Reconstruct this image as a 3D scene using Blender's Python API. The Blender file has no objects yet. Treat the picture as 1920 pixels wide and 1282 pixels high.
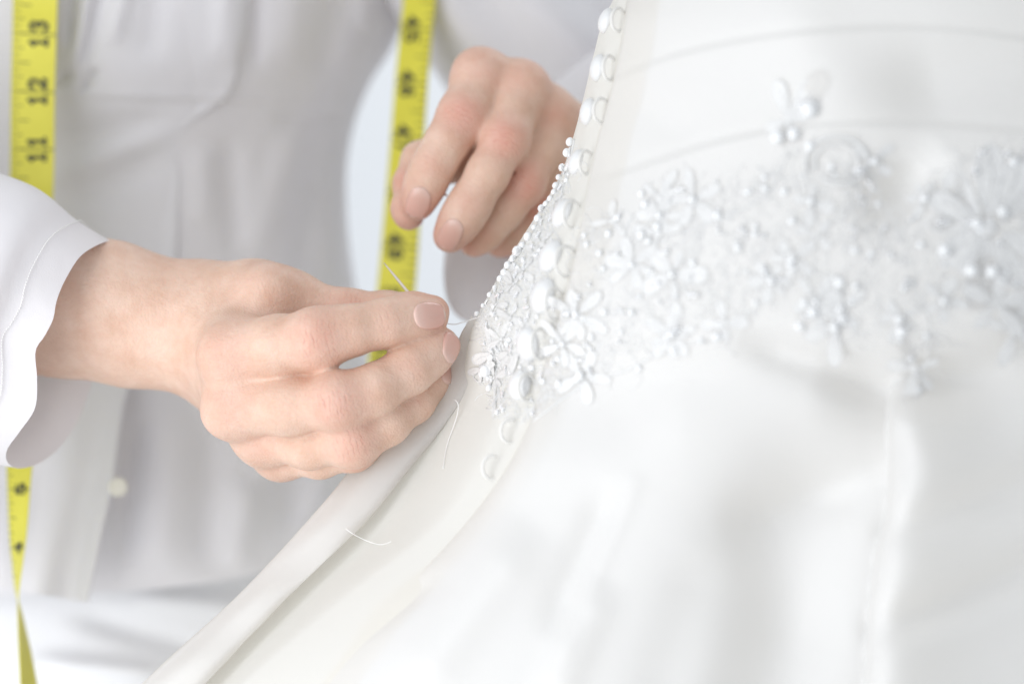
import bpy, math, random
import numpy as np
from mathutils import Vector, Matrix
random.seed(7); np.random.seed(7)
S = bpy.context.scene
COL = S.collection
# ------------------------------------------------------------------ camera, world, lamps, exposure
D = 0.944            # camera distance to the plane of the hand that sews
Z0 = 1.05            # height of the picture's centre above the floor
K = 0.4 / 1920.0     # metres per photo pixel in that plane
cam_d = bpy.data.cameras.new('camera'); cam = bpy.data.objects.new('camera', cam_d); COL.objects.link(cam)
cam.location = (0, -D, Z0); cam.rotation_euler = (math.radians(90), 0, 0)
cam_d.lens = 85; cam_d.sensor_width = 36; cam_d.clip_start = 0.05; cam_d.clip_end = 50
cam_d.dof.use_dof = True; cam_d.dof.focus_distance = D - 0.004; cam_d.dof.aperture_fstop = 3.4
S.camera = cam
w = bpy.data.worlds.new('World'); S.world = w; w.use_nodes = True
bg = w.node_tree.nodes['Background']; bg.inputs[0].default_value = (0.92, 0.96, 1.0, 1); bg.inputs[1].default_value = 0.66
def lamp(name, loc, target, size, power, col=(1, 1, 1), sy=None):
    d = bpy.data.lights.new(name, 'AREA'); d.energy = power; d.color = col
    d.shape = 'RECTANGLE'; d.size = size; d.size_y = sy or size
    o = bpy.data.objects.new(name, d); COL.objects.link(o); o.location = loc
    o.rotation_euler = (Vector(target) - Vector(loc)).to_track_quat('-Z', 'Y').to_euler(); return o
lamp('added_left_lamp', (-0.46, -0.46, Z0 + 0.12), (-0.05, 0.02, Z0 - 0.03), 0.4, 1.85, (0.985, 0.99, 1.0), 0.6)  # unseen area lamp added close by for light from the left; no window
lamp('added_low_fill', (-0.45, -0.40, Z0 - 0.40), (-0.06, 0.06, Z0 - 0.16), 0.5, 2.1, (0.985, 0.99, 1.0))  # unseen fill lamp added to brighten the held fold, shirt flap and trousers
lamp('added_wall_fill', (0.9, 1.0, Z0 + 1.4), (0.3, 2.3, Z0), 1.2, 16, (0.96, 0.98, 1.0))  # unseen lamp added only to lift the wall's brightness
S.view_settings.view_transform = 'Standard'; S.view_settings.look = 'None'
S.view_settings.exposure = 0.28; S.view_settings.gamma = 1.0
S.cycles.use_denoising = True
S.cycles.max_bounces = 8; S.cycles.diffuse_bounces = 5; S.cycles.transmission_bounces = 6
S.cycles.caustics_reflective = False; S.cycles.caustics_refractive = False

# ------------------------------------------------------------------ helpers
def W(px, py, d):
    """a place in the room from where it shows in the photo (1920 wide) and its depth behind the hand plane"""
    px = np.asarray(px, float); py = np.asarray(py, float); d = np.asarray(d, float)
    s = K * (D + d) / D
    return np.stack(np.broadcast_arrays((px - 960) * s, d, Z0 - (py - 641) * s), -1)
def Wv(px, py, d): return Vector(W(px, py, d).tolist())
def link(o, parent=None):
    COL.objects.link(o)
    if parent is not None: o.parent = parent
    return o
def mesh_obj(name, verts, faces, mat, parent=None, smooth=True):
    m = bpy.data.meshes.new(name)
    m.from_pydata([tuple(v) for v in np.asarray(verts).tolist()], [], [tuple(f) for f in faces])
    if mat is not None: m.materials.append(mat)
    if smooth: m.polygons.foreach_set('use_smooth', [True] * len(m.polygons))
    m.update()
    return link(bpy.data.objects.new(name, m), parent)
def empty(name, loc, label, cat):
    o = link(bpy.data.objects.new(name, None)); o.location = loc
    o.empty_display_size = 0.02; o['label'] = label; o['category'] = cat
    return o
def keep(o, parent):                       # parent without moving
    bpy.context.view_layer.update()
    o.parent = parent; o.matrix_parent_inverse = Matrix.Translation(-Vector(parent.location)); return o
def grid_faces(nr, nc, wrap=False):
    f = []
    for i in range(nr - 1):
        for j in range(nc if wrap else nc - 1):
            a = i * nc + j; b = i * nc + (j + 1) % nc
            f.append((a, b, b + nc, a + nc))
    return f
def cr(pts, n):
    """Catmull-Rom through pts, n samples evenly along the curve"""
    P = np.asarray(pts, float); Q = np.vstack([2 * P[0] - P[1], P, 2 * P[-1] - P[-2]])
    out = []
    for i in range(len(P) - 1):
        p0, p1, p2, p3 = Q[i:i + 4]
        for t in np.linspace(0, 1, 24, endpoint=False):
            out.append(0.5 * ((2 * p1) + (-p0 + p2) * t + (2 * p0 - 5 * p1 + 4 * p2 - p3) * t * t + (-p0 + 3 * p1 - 3 * p2 + p3) * t ** 3))
    out.append(P[-1]); out = np.array(out)
    L = np.concatenate([[0], np.cumsum(np.linalg.norm(np.diff(out, axis=0), axis=1))])
    u = np.linspace(0, L[-1], n)
    return np.stack([np.interp(u, L, out[:, k]) for k in range(P.shape[1])], -1)
def I(x, pts):
    """smooth interpolation of (x, y) pairs"""
    p = np.array(pts, float); xs, ys = p[:, 0], p[:, 1]
    m = np.gradient(ys, xs) if len(xs) > 2 else np.full(2, (ys[1] - ys[0]) / (xs[1] - xs[0]))
    x = np.asarray(x, float); i = np.clip(np.searchsorted(xs, x) - 1, 0, len(xs) - 2)
    h = xs[i + 1] - xs[i]; t = np.clip((x - xs[i]) / h, 0, 1)
    return ((2 * t**3 - 3 * t**2 + 1) * ys[i] + (t**3 - 2 * t**2 + t) * h * m[i] + (-2 * t**3 + 3 * t**2) * ys[i + 1] + (t**3 - t**2) * h * m[i + 1])
def sstep(a, b, x):
    t = np.clip((np.asarray(x, float) - a) / (b - a), 0, 1); return t * t * (3 - 2 * t)
def segd(px, py, x0, y0, x1, y1):
    """distance in photo pixels to a segment, and the signed side"""
    dx, dy = x1 - x0, y1 - y0; L2 = dx * dx + dy * dy
    t = np.clip(((px - x0) * dx + (py - y0) * dy) / L2, 0, 1)
    return np.hypot(px - x0 - t * dx, py - y0 - t * dy)
def bump(px, py, x0, y0, x1, y1, wd, amp):
    dx, dy = x1 - x0, y1 - y0; t = ((px - x0) * dx + (py - y0) * dy) / (dx * dx + dy * dy)
    L = math.hypot(dx, dy); e = min(.5, max(.22, wd / L))
    if L > 2.5 * wd: amp = amp * sstep(-e * .6, e, t) * (1 - sstep(1 - e, 1 + e * .6, t))     # long folds die away at their ends
    return amp * np.exp(-(segd(px, py, x0, y0, x1, y1) / wd) ** 2)
class MB:
    def __init__(s): s.v = []; s.f = []
    def tube(s, pts, r, n=6, caps=True):
        P = [Vector(p) for p in pts]; N = len(P); base = len(s.v); up = None
        for i, p in enumerate(P):
            t = (P[min(i + 1, N - 1)] - P[max(i - 1, 0)])
            t = t.normalized() if t.length > 1e-9 else Vector((0, 0, 1))
            if up is None: up = t.orthogonal().normalized()
            up = (up - t * up.dot(t)); up = up.normalized() if up.length > 1e-6 else t.orthogonal().normalized()
            q = t.cross(up); rr = r[i] if hasattr(r, '__len__') else r
            for k in range(n):
                a = 2 * math.pi * k / n
                s.v.append(p + up * (math.cos(a) * rr) + q * (math.sin(a) * rr))
        for i in range(N - 1):
            for k in range(n):
                a = base + i * n + k; b = base + i * n + (k + 1) % n
                s.f.append((a, b, b + n, a + n))
        if caps:
            s.f.append(tuple(base + k for k in range(n))[::-1]); s.f.append(tuple(base + (N - 1) * n + k for k in range(n)))
    def build(s, name, mat, parent=None, smooth=True):
        return mesh_obj(name, [tuple(v) for v in s.v], s.f, mat, parent, smooth)

# ------------------------------------------------------------------ materials
def mat(name, col, rough=0.6, **kw):
    m = bpy.data.materials.new(name); m.use_nodes = True; b = m.node_tree.nodes['Principled BSDF']
    b.inputs['Base Color'].default_value = (*col, 1); b.inputs['Roughness'].default_value = rough
    for k, v in kw.items(): b.inputs[k].default_value = v
    return m
def N(m, t, **kw):
    n = m.node_tree.nodes.new(t)
    for k, v in kw.items(): setattr(n, k, v)
    return n
def cloth(name, col, rough, weave=2600., wv=0.05, crease=0.25, cscale=22., sheen=0.2, spec=0.3, crd=0.004, tint=None):
    m = mat(name, col, rough); nt = m.node_tree; b = nt.nodes['Principled BSDF']
    b.inputs['Specular IOR Level'].default_value = spec
    b.inputs['Sheen Weight'].default_value = sheen; b.inputs['Sheen Roughness'].default_value = 0.5
    tc = N(m, 'ShaderNodeTexCoord')
    n1 = N(m, 'ShaderNodeTexNoise'); n1.inputs['Scale'].default_value = cscale; n1.inputs['Detail'].default_value = 3
    n2 = N(m, 'ShaderNodeTexNoise'); n2.inputs['Scale'].default_value = weave; n2.inputs['Detail'].default_value = 2
    b1 = N(m, 'ShaderNodeBump'); b1.inputs['Strength'].default_value = crease; b1.inputs['Distance'].default_value = crd
    b2 = N(m, 'ShaderNodeBump'); b2.inputs['Strength'].default_value = wv; b2.inputs['Distance'].default_value = 0.0006
    L = nt.links.new
    L(tc.outputs['Object'], n1.inputs['Vector']); L(tc.outputs['Object'], n2.inputs['Vector'])
    L(n1.outputs[0], b1.inputs['Height']); L(n2.outputs[0], b2.inputs['Height']); L(b1.outputs[0], b2.inputs['Normal']); L(b2.outputs[0], b.inputs['Normal'])
    return m
M_satin = cloth('ivory_satin', (0.762, 0.760, 0.770), 0.37, wv=0.22, crease=0.10, cscale=14, sheen=0.12, spec=0.3)
def see_through(m, amount, col):
    nt = m.node_tree; b = nt.nodes['Principled BSDF']; t = N(m, 'ShaderNodeBsdfTranslucent'); t.inputs[0].default_value = (*col, 1)
    mx = N(m, 'ShaderNodeMixShader'); mx.inputs[0].default_value = amount; o = nt.nodes['Material Output']
    nt.links.new(b.outputs[0], mx.inputs[1]); nt.links.new(t.outputs[0], mx.inputs[2]); nt.links.new(mx.outputs[0], o.inputs[0])
M_satin_shade = cloth('ivory_satin_shade_tint', (0.772, 0.766, 0.758), 0.40, wv=0.22, crease=0.10, cscale=14, sheen=0.12, spec=0.3)  # same satin, tinted creamier: the valley's warm shade put into the colour
see_through(M_satin_shade, 0.44, (0.975, 0.93, 0.815))
see_through(M_satin, 0.42, (0.965, 0.93, 0.86))
M_shirt = cloth('white_cotton_shirt', (0.80, 0.79, 0.815), 0.8, weave=1800, wv=0.2, crease=0.45, cscale=26, spec=0.2)
see_through(M_shirt, 0.20, (0.86, 0.86, 0.88))
M_trouser = cloth('pale_trouser_cloth', (0.78, 0.785, 0.81), 0.85, crease=0.3, cscale=12, spec=0.2)
M_lace = cloth('white_lace_thread', (0.86, 0.86, 0.858), 0.5, weave=4000, wv=0.3, crease=0.2, cscale=300, crd=0.0005)
M_tulle = cloth('white_lace_fill', (0.91, 0.915, 0.91), 0.6, weave=2500, wv=0.6, crease=0.4, cscale=700, crd=0.0006)
M_pfill = cloth('white_petal_fill', (0.85, 0.85, 0.848), 0.5, weave=22, wv=0.15, crease=0.2, cscale=7)
M_pcord = mat('white_petal_cord', (0.87, 0.87, 0.868), 0.4)
see_through(M_pfill, 0.24, (0.95, 0.95, 0.95)); see_through(M_pcord, 0.16, (0.95, 0.95, 0.95)); see_through(M_lace, 0.20, (0.95, 0.95, 0.95))
M_loop = mat('loop_elastic', (0.75, 0.74, 0.715), 0.45)
M_pearl = mat('pearl_bead', (0.82, 0.83, 0.84), 0.10); M_pearl.node_tree.nodes['Principled BSDF'].inputs['Coat Weight'].default_value = 0.8
M_crystal = mat('crystal_bead', (0.95, 0.96, 0.98), 0.04); _b = M_crystal.node_tree.nodes['Principled BSDF']
_b.inputs['Transmission Weight'].default_value = 0.4; _b.inputs['IOR'].default_value = 1.6
M_thread = mat('white_thread', (0.86, 0.86, 0.85), 0.5)
M_needle = mat('needle_metal', (0.80, 0.74, 0.68), 0.3, Metallic=0.75)
M_ink = mat('black_tape_ink', (0.035, 0.035, 0.02), 0.6)
M_ink2 = mat('grey_tape_ink', (0.16, 0.15, 0.03), 0.6)
M_wall = cloth('white_backdrop', (0.80, 0.815, 0.835), 0.9, crease=0.05, cscale=2)
M_floor = cloth('pale_floor', (0.85, 0.85, 0.85), 0.7, crease=0.05, cscale=2)
M_shell = mat('shell_shirt_button', (0.60, 0.585, 0.52), 0.4)
def tape_material():
    m = mat('yellow_tape_vinyl', (0.66, 0.60, 0.05), 0.5); nt = m.node_tree; b = nt.nodes['Principled BSDF']
    tc = N(m, 'ShaderNodeTexCoord'); n = N(m, 'ShaderNodeTexNoise'); n.inputs['Scale'].default_value = 60
    r = N(m, 'ShaderNodeValToRGB'); r.color_ramp.elements[0].color = (0.60, 0.55, 0.045, 1); r.color_ramp.elements[1].color = (0.72, 0.67, 0.07, 1)
    nt.links.new(tc.outputs['Object'], n.inputs['Vector']); nt.links.new(n.outputs[0], r.inputs[0]); nt.links.new(r.outputs[0], b.inputs['Base Color'])
    return m
M_tape = tape_material()
def skin_material():
    m = mat('skin', (0.66, 0.44, 0.335), 0.44); nt = m.node_tree; b = nt.nodes['Principled BSDF']; L = nt.links.new
    b.inputs['Subsurface Weight'].default_value = 0.20; b.inputs['Subsurface Radius'].default_value = (1.0, 0.36, 0.2); b.inputs['Subsurface Scale'].default_value = 0.004
    b.inputs['Specular IOR Level'].default_value = 0.32
    tc = N(m, 'ShaderNodeTexCoord'); att = N(m, 'ShaderNodeAttribute', attribute_name='red')
    nz = N(m, 'ShaderNodeTexNoise'); nz.inputs['Scale'].default_value = 95; nz.inputs['Detail'].default_value = 5; nz.inputs['Roughness'].default_value = 0.6
    ramp = N(m, 'ShaderNodeValToRGB'); e = ramp.color_ramp.elements
    e[0].position = 0.28; e[0].color = (0.62, 0.402, 0.302, 1); e[1].position = 0.76; e[1].color = (0.73, 0.54, 0.44, 1)
    mx = N(m, 'ShaderNodeMix', data_type='RGBA'); mx.inputs[7].default_value = (0.62, 0.265, 0.215, 1)
    L(tc.outputs['Object'], nz.inputs['Vector']); L(nz.outputs[0], ramp.inputs[0]); L(ramp.outputs[0], mx.inputs[6])
    nr = N(m, 'ShaderNodeTexNoise'); nr.inputs['Scale'].default_value = 160; nr.inputs['Detail'].default_value = 3
    mu = N(m, 'ShaderNodeMath', operation='MULTIPLY'); mr = N(m, 'ShaderNodeMapRange'); mr.inputs[3].default_value = 0.55; mr.inputs[4].default_value = 1.25
    L(tc.outputs['Object'], nr.inputs['Vector']); L(nr.outputs[0], mr.inputs[0]); L(mr.outputs[0], mu.inputs[0]); L(att.outputs['Fac'], mu.inputs[1]); L(mu.outputs[0], mx.inputs[0])
    L(mx.outputs[2], b.inputs['Base Color'])
    # knuckle wrinkles: waves along the finger where the mask says so, and fine pores everywhere
    am = N(m, 'ShaderNodeAttribute', attribute_name='wrinkle'); aw = N(m, 'ShaderNodeAttribute', attribute_name='along')
    n2 = N(m, 'ShaderNodeTexNoise'); n2.inputs['Scale'].default_value = 260; n2.inputs['Detail'].default_value = 2
    n2.inputs['Scale'].default_value = 210
    a1 = N(m, 'ShaderNodeMath', operation='MULTIPLY_ADD'); a1.inputs[1].default_value = 7.0
    L(tc.outputs['Object'], n2.inputs['Vector']); L(n2.outputs[0], a1.inputs[0]); L(aw.outputs['Fac'], a1.inputs[2])
    sn = N(m, 'ShaderNodeMath', operation='SINE'); L(a1.outputs[0], sn.inputs[0])
    ab = N(m, 'ShaderNodeMath', operation='ABSOLUTE'); L(sn.outputs[0], ab.inputs[0])
    iv = N(m, 'ShaderNodeMath', operation='SUBTRACT'); iv.inputs[0].default_value = 1.0; L(ab.outputs[0], iv.inputs[1])
    pw = N(m, 'ShaderNodeMath', operation='POWER'); pw.inputs[1].default_value = 3.0; L(iv.outputs[0], pw.inputs[0])
    nb = N(m, 'ShaderNodeTexNoise'); nb.inputs['Scale'].default_value = 330; nb.inputs['Detail'].default_value = 1; L(tc.outputs['Object'], nb.inputs['Vector'])
    nbm = N(m, 'ShaderNodeMapRange'); nbm.inputs[1].default_value = 0.35; nbm.inputs[2].default_value = 0.65; L(nb.outputs[0], nbm.inputs[0])
    m3 = N(m, 'ShaderNodeMath', operation='MULTIPLY'); L(pw.outputs[0], m3.inputs[0]); L(nbm.outputs[0], m3.inputs[1])      # broken creases
    m2 = N(m, 'ShaderNodeMath', operation='MULTIPLY'); L(m3.outputs[0], m2.inputs[0]); L(am.outputs['Fac'], m2.inputs[1])
    ad = N(m, 'ShaderNodeMath', operation='MULTIPLY_ADD'); ad.inputs[1].default_value = 0.65; L(m2.outputs[0], ad.inputs[0]); L(mu.outputs[0], ad.inputs[2]); L(ad.outputs[0], mx.inputs[0])
    ng = N(m, 'ShaderNodeMath', operation='MULTIPLY'); ng.inputs[1].default_value = -1.0; L(m2.outputs[0], ng.inputs[0])
    bA = N(m, 'ShaderNodeBump'); bA.inputs['Strength'].default_value = 0.55; bA.inputs['Distance'].default_value = 0.0006; L(ng.outputs[0], bA.inputs['Height'])
    vo = N(m, 'ShaderNodeTexVoronoi'); vo.inputs['Scale'].default_value = 1050; L(tc.outputs['Object'], vo.inputs['Vector'])
    bB = N(m, 'ShaderNodeBump'); bB.inputs['Strength'].default_value = 0.42; bB.inputs['Distance'].default_value = 0.0003
    nf = N(m, 'ShaderNodeTexNoise'); nf.inputs['Scale'].default_value = 520; nf.inputs['Detail'].default_value = 4; L(tc.outputs['Object'], nf.inputs['Vector'])
    bC = N(m, 'ShaderNodeBump'); bC.inputs['Strength'].default_value = 0.42; bC.inputs['Distance'].default_value = 0.0006; L(nf.outputs[0], bC.inputs['Height']); L(bA.outputs[0], bC.inputs['Normal'])
    L(vo.outputs[0], bB.inputs['Height']); L(bC.outputs[0], bB.inputs['Normal']); L(bB.outputs[0], b.inputs['Normal'])
    return m
M_skin = skin_material()
def nail_material():
    m = mat('fingernail', (0.70, 0.45, 0.40), 0.2); nt = m.node_tree; b = nt.nodes['Principled BSDF']
    b.inputs['Subsurface Weight'].default_value = 0.2; b.inputs['Subsurface Radius'].default_value = (1, .4, .3); b.inputs['Subsurface Scale'].default_value = 0.002
    at = N(m, 'ShaderNodeAttribute', attribute_name='tipness'); r = N(m, 'ShaderNodeValToRGB'); e = r.color_ramp.elements
    e[0].position = 0.0; e[0].color = (0.70, 0.49, 0.43, 1); e[1].position = 1.0; e[1].color = (0.69, 0.49, 0.41, 1)
    k = e.new(0.34); k.color = (0.69, 0.425, 0.36, 1); k = e.new(0.88); k.color = (0.68, 0.395, 0.335, 1); k = e.new(0.95); k.color = (0.80, 0.66, 0.58, 1)
    nt.links.new(at.outputs['Fac'], r.inputs[0]); nt.links.new(r.outputs[0], b.inputs['Base Color'])
    return m
M_nail = nail_material()

# ------------------------------------------------------------------ backdrop (setting)
wall = mesh_obj('wall', [(-6, 2.6, -0.2), (6, 2.6, -0.2), (6, 2.6, 4), (-6, 2.6, 4)], [(0, 1, 2, 3)], M_wall, smooth=False); wall['kind'] = 'structure'
floor = mesh_obj('floor', [(-6, -4, 0), (6, -4, 0), (6, 2.6, 0), (-6, 2.6, 0)], [(0, 1, 2, 3)], M_floor, smooth=False); floor['kind'] = 'structure'

# ------------------------------------------------------------------ wedding dress
dress = empty('wedding_dress', Wv(1800, 1600, 0.02), 'ivory satin wedding gown with beaded lace waist and a row of covered buttons', 'dress')
CX = 1800.0
LPTS = [(-300, 1188), (-60, 1172), (0, 1150), (30, 1134), (100, 1114), (200, 1090), (260, 1074), (330, 1050), (400, 1008), (450, 976), (500, 945), (560, 912), (600, 890),
        (640, 876), (705, 852), (800, 772), (900, 690), (985, 618), (1130, 468), (1290, 315), (1450, 190), (1700, 20)]
FPTS = [(-300, 1190), (-60, 1180), (0, 1175), (100, 1160), (150, 1150), (230, 1128), (320, 1108), (400, 1092), (470, 1080), (540, 1062), (610, 1042), (680, 1022), (760, 1003),
        (810, 985), (900, 935), (960, 890), (1030, 830), (1130, 730), (1290, 600), (1450, 480), (1700, 320)]
def d_L(py): return I(py, LPTS)
def d_F(py): return I(py, FPTS)
def d_y0(py): return I(py, [(-300, -0.004), (200, -0.002), (500, 0.004), (620, 0.012), (720, 0.026), (900, 0.035), (1290, 0.036), (1700, 0.04)])
def d_B(py): return I(py, [(-300, 0.108), (200, 0.108), (600, 0.125), (900, 0.140), (1290, 0.155), (1700, 0.17)])
def pleat1(px): return I(px, [(1050, 205), (1150, 152), (1250, 112), (1400, 78), (1550, 60), (1700, 55), (1850, 66), (1950, 82), (2300, 150)])
def pleat2(px): return I(px, [(1000, 395), (1100, 348), (1180, 322), (1250, 298), (1350, 268), (1450, 248), (1560, 237), (1700, 235), (1850, 243), (1950, 255), (2300, 300)])
def pleat0(px): return I(px, [(1100, -20), (1300, -110), (1700, -150), (2300, -80)])
def ridge(py): return I(py, [(600, 1700), (740, 1672), (900, 1668), (960, 1664), (1010, 1650), (1100, 1636), (1282, 1624), (1700, 1600)])
def folds(px, py):
    r = np.zeros(np.broadcast(px, py).shape)
    for fn, h in ((pleat0, .0012), (pleat1, .0013), (pleat2, .0012)):      # horizontal tucks: the lower band stands proud at its top edge
        y = py - fn(px); up = sstep(-10, 8, y) * np.exp(-np.clip(y, 0, None) / 85.0)
        r -= h * up * sstep(1080, 1200, px)
        r += 0.0003 * np.exp(-((y + 12) / 10.0) ** 2) * sstep(1080, 1200, px)
    # soft hollows and swells of the bodice
    r += bump(px, py, 1760, 160, 1930, 120, 90, .009) + bump(px, py, 1640, 390, 1760, 300, 55, .006) - bump(px, py, 1560, 150, 1500, 60, 90, .004)
    r += bump(px, py, 1180, 190, 1260, 240, 40, .0012)
    # the tall pleat right of the middle: its rolled edge overlaps what lies left of it
    x = px - ridge(py); on = sstep(690, 800, py)
    r -= on * (.012 * sstep(-5, 4, x) * np.exp(-np.clip(x, 0, None) / 260.) + 0.011 * (np.clip(x, 0, None) / 55.) * np.exp(1 - np.clip(x, 0, None) / 55.))
    r += on * .010 * np.exp(-np.clip(-x, 0, None) / 150.0) * (1 - sstep(-5, 4, x))
    # diagonal drag lines
    r += bump(px, py, 1660, 1000, 2060, 850, 38, .006) + bump(px, py, 1640, 1185, 2060, 1010, 40, .008)
    r += bump(px, py, 1380, 990, 1700, 860, 55, .006) + bump(px, py, 1400, 1000, 1480, 1180, 90, .004) - bump(px, py, 1200, 780, 1600, 770, 70, .004)
    r += bump(px, py, 1400, 640, 1700, 740, 34, .006) + bump(px, py, 1720, 730, 2000, 620, 60, .009)
    r += bump(px, py, 1150, 920, 1040, 1180, 42, .0035) - bump(px, py, 1130, 1100, 1040, 1320, 35, .003) + bump(px, py, 830, 1080, 500, 1275, 24, .0035) - bump(px, py, 980, 1000, 760, 1290, 60, .006)
    r += bump(px, py, 1320, 1050, 1230, 1330, 60, .003) + bump(px, py, 1540, 820, 1430, 1400, 120, .016) - bump(px, py, 1190, 900, 1020, 1290, 22, .0022)
    r += bump(px, py, 1560, 700, 1900, 760, 60, .006) + bump(px, py, 1620, 420, 1720, 330, 45, .004)
    return r
def base_depth(px, py):
    L = d_L(py); a = CX - L; c = np.clip((CX - px) / a, -1, 1)
    lipx = I(py, [(560, 900), (648, 905), (705, 893), (800, 832), (900, 752), (985, 680), (1130, 530), (1290, 378), (1470, 220), (1640, 60)])
    A = I(py, [(560, 0), (640, .001), (720, .010), (850, .018), (1000, .020), (1150, .017), (1300, .012), (1600, .01)]); wv = I(py, [(600, 34), (800, 60), (950, 82), (1100, 64), (1300, 40), (1600, 40)])
    v = A * (1 - sstep(.40, 1.75, (px - lipx) / wv))
    return d_y0(py) - d_B(py) * np.sqrt(np.clip(1 - c * c, 0, 1)) + v * sstep(0, 40, px - L)
OFF = I
def panel_off(px, py):
    t = px - d_F(py); wd = I(py, [(-300, 12), (700, 14), (960, 40), (1200, 140), (1700, 220)])
    h = I(py, [(-300, .0034), (600, .0036), (760, .0055), (860, .0075), (960, .006), (1150, .003), (1700, .003)])
    u = np.clip(t / wd, 0, 1); return -h * np.sqrt(np.clip(1 - (1 - u) ** 2, 0, 1)) + 0.0008 * (1 - u)
def surf(px, py):
    px = np.asarray(px, float); py = np.asarray(py, float)
    b = base_depth(px, py) + side_relief(px, py)
    p = base_depth(px, py) + panel_off(px, py) + folds(px, py)
    return np.where(px > d_F(py), np.minimum(p, b), b)
def side_relief(px, py):
    r = bump(px, py, 1118, 90, 1105, 150, 9, -.0012) + bump(px, py, 1086, 220, 1062, 300, 7, -.0016) + bump(px, py, 1100, 200, 1085, 260, 5, .0012)
    r = r + bump(px, py, 965, 620, 925, 700, 16, .004) - bump(px, py, 985, 690, 955, 790, 18, .003)
    return r
def surf_pt(px, py, lift=0.0):
    e = 3.0; p = W(px, py, surf(px, py)); a = W(px + e, py, surf(px + e, py)) - W(px - e, py, surf(px - e, py)); b = W(px, py - e, surf(px, py - e)) - W(px, py + e, surf(px, py + e))
    n = np.cross(a, b); n = n / (np.linalg.norm(n) + 1e-12)
    if n[1] > 0: n = -n
    return Vector((p + n * lift).tolist()), Vector(n.tolist())
# side panel: the strip under the buttons; it turns away round the left and, lower down, into the valley beside the held fold
rows = np.linspace(-300, 1600, 430)
th = np.concatenate([np.radians(np.linspace(-62, -4, 16)), np.linspace(-3, 0, 8) * math.pi / 180])
V = []
TT = np.linspace(0, 1, 90) ** 1.9
for py in rows:
    L, F = float(d_L(py)), float(d_F(py)); a = CX - L; y0 = float(d_y0(py)); B = float(d_B(py))
    px = np.concatenate([L + a * (1 - np.cos(th)), L + (F + 70 - L) * TT[1:]])
    dd = np.concatenate([y0 + B * np.sin(-th), base_depth(px[len(th):], py) + side_relief(px[len(th):], np.full(89, py))])
    V.append(W(px, np.full(len(px), py), dd))
V = np.concatenate(V)
side = keep(mesh_obj('side_panel', V, grid_faces(len(rows), len(th) + 89), M_satin_shade), dress)
# back panel: bodice and skirt in one, its left edge rolled over the buttons
rows2 = np.unique(np.concatenate([np.linspace(-300, -40, 40), np.linspace(-40, 420, 230), np.linspace(420, 1300, 300), np.linspace(1300, 1600, 30)]))
TP = np.concatenate([[0, .0006, .0014, .0025, .004, .006, .0085, .012, .016], np.linspace(.021, 1, 330)])
V = []
for py in rows2:
    L, F = float(d_L(py)), float(d_F(py)); R = CX + (CX - L) * 0.55
    px = F + (R - F) * TP
    V.append(W(px, np.full(len(px), py), base_depth(px, py) + panel_off(px, py) + folds(px, np.full(len(px), py))))
panel = keep(mesh_obj('back_panel', np.concatenate(V), grid_faces(len(rows2), len(TP)), M_satin), dress)
panel['label'] = 'satin back panel with tucked bodice bands and a tall skirt pleat'
# the fold of skirt pulled aside by the sewing hand: a soft roll with a lip over the shaded valley
outl = cr([(884, 592, .006), (866, 622, .006), (836, 680, .008), (792, 735, .010), (722, 803, .010), (652, 884, .008), (600, 948, .006), (450, 1110, .002), (255, 1290, -.004), (80, 1470, -.01), (-80, 1640, -.015)], 160)
lip = cr([(906, 610, .004), (905, 648, .003), (893, 705, .002), (832, 800, .001), (752, 900, .000), (680, 985, -.002), (530, 1130, -.006), (378, 1290, -.012), (220, 1470, -.02), (60, 1640, -.028)], 160)
V = []
for i in range(160):
    o, l = outl[i], lip[i]; v = l - o; t = i / 159; rip = .0012 * math.sin(t * 19) + .0008 * math.sin(t * 47 + 1)
    g = min(1, t * 6)
    prof = [(o[0] + v[0] * .9, o[1] + v[1] * .9, o[2] + .055 * g + .01), (o[0] + v[0] * .35, o[1] + v[1] * .35, o[2] + .030 * g + .004), (o[0] + v[0] * .05, o[1] + v[1] * .05, o[2] + .011 * g + .001), (o[0], o[1], o[2]),
            (o[0] + v[0] * .14, o[1] + v[1] * .14, o[2] - .0042 * g), (o[0] + v[0] * .42, o[1] + v[1] * .42, (o[2] + l[2]) / 2 - .0052 * g + rip), (o[0] + v[0] * .80, o[1] + v[1] * .80, l[2] - .0030 * g + rip),
            (l[0] - 1.5 * g, l[1], l[2] - .0012 * g), (l[0], l[1], l[2] + .0002), (l[0] - 4 * g, l[1] - 3 * g, l[2] + .0022 * g), (l[0] - 22 * g, l[1] - 14 * g, l[2] + .018 * g), (l[0] - 48 * g, l[1] - 30 * g, l[2] + .042 * g)]
    q = cr(prof, 64); V.append(W(q[:, 0], q[:, 1], q[:, 2]))
fold = keep(mesh_obj('gathered_fold', np.concatenate(V), grid_faces(160, 64), M_satin), dress)
fold['label'] = 'rolled fold of the skirt pulled aside beneath the fingers'

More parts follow.
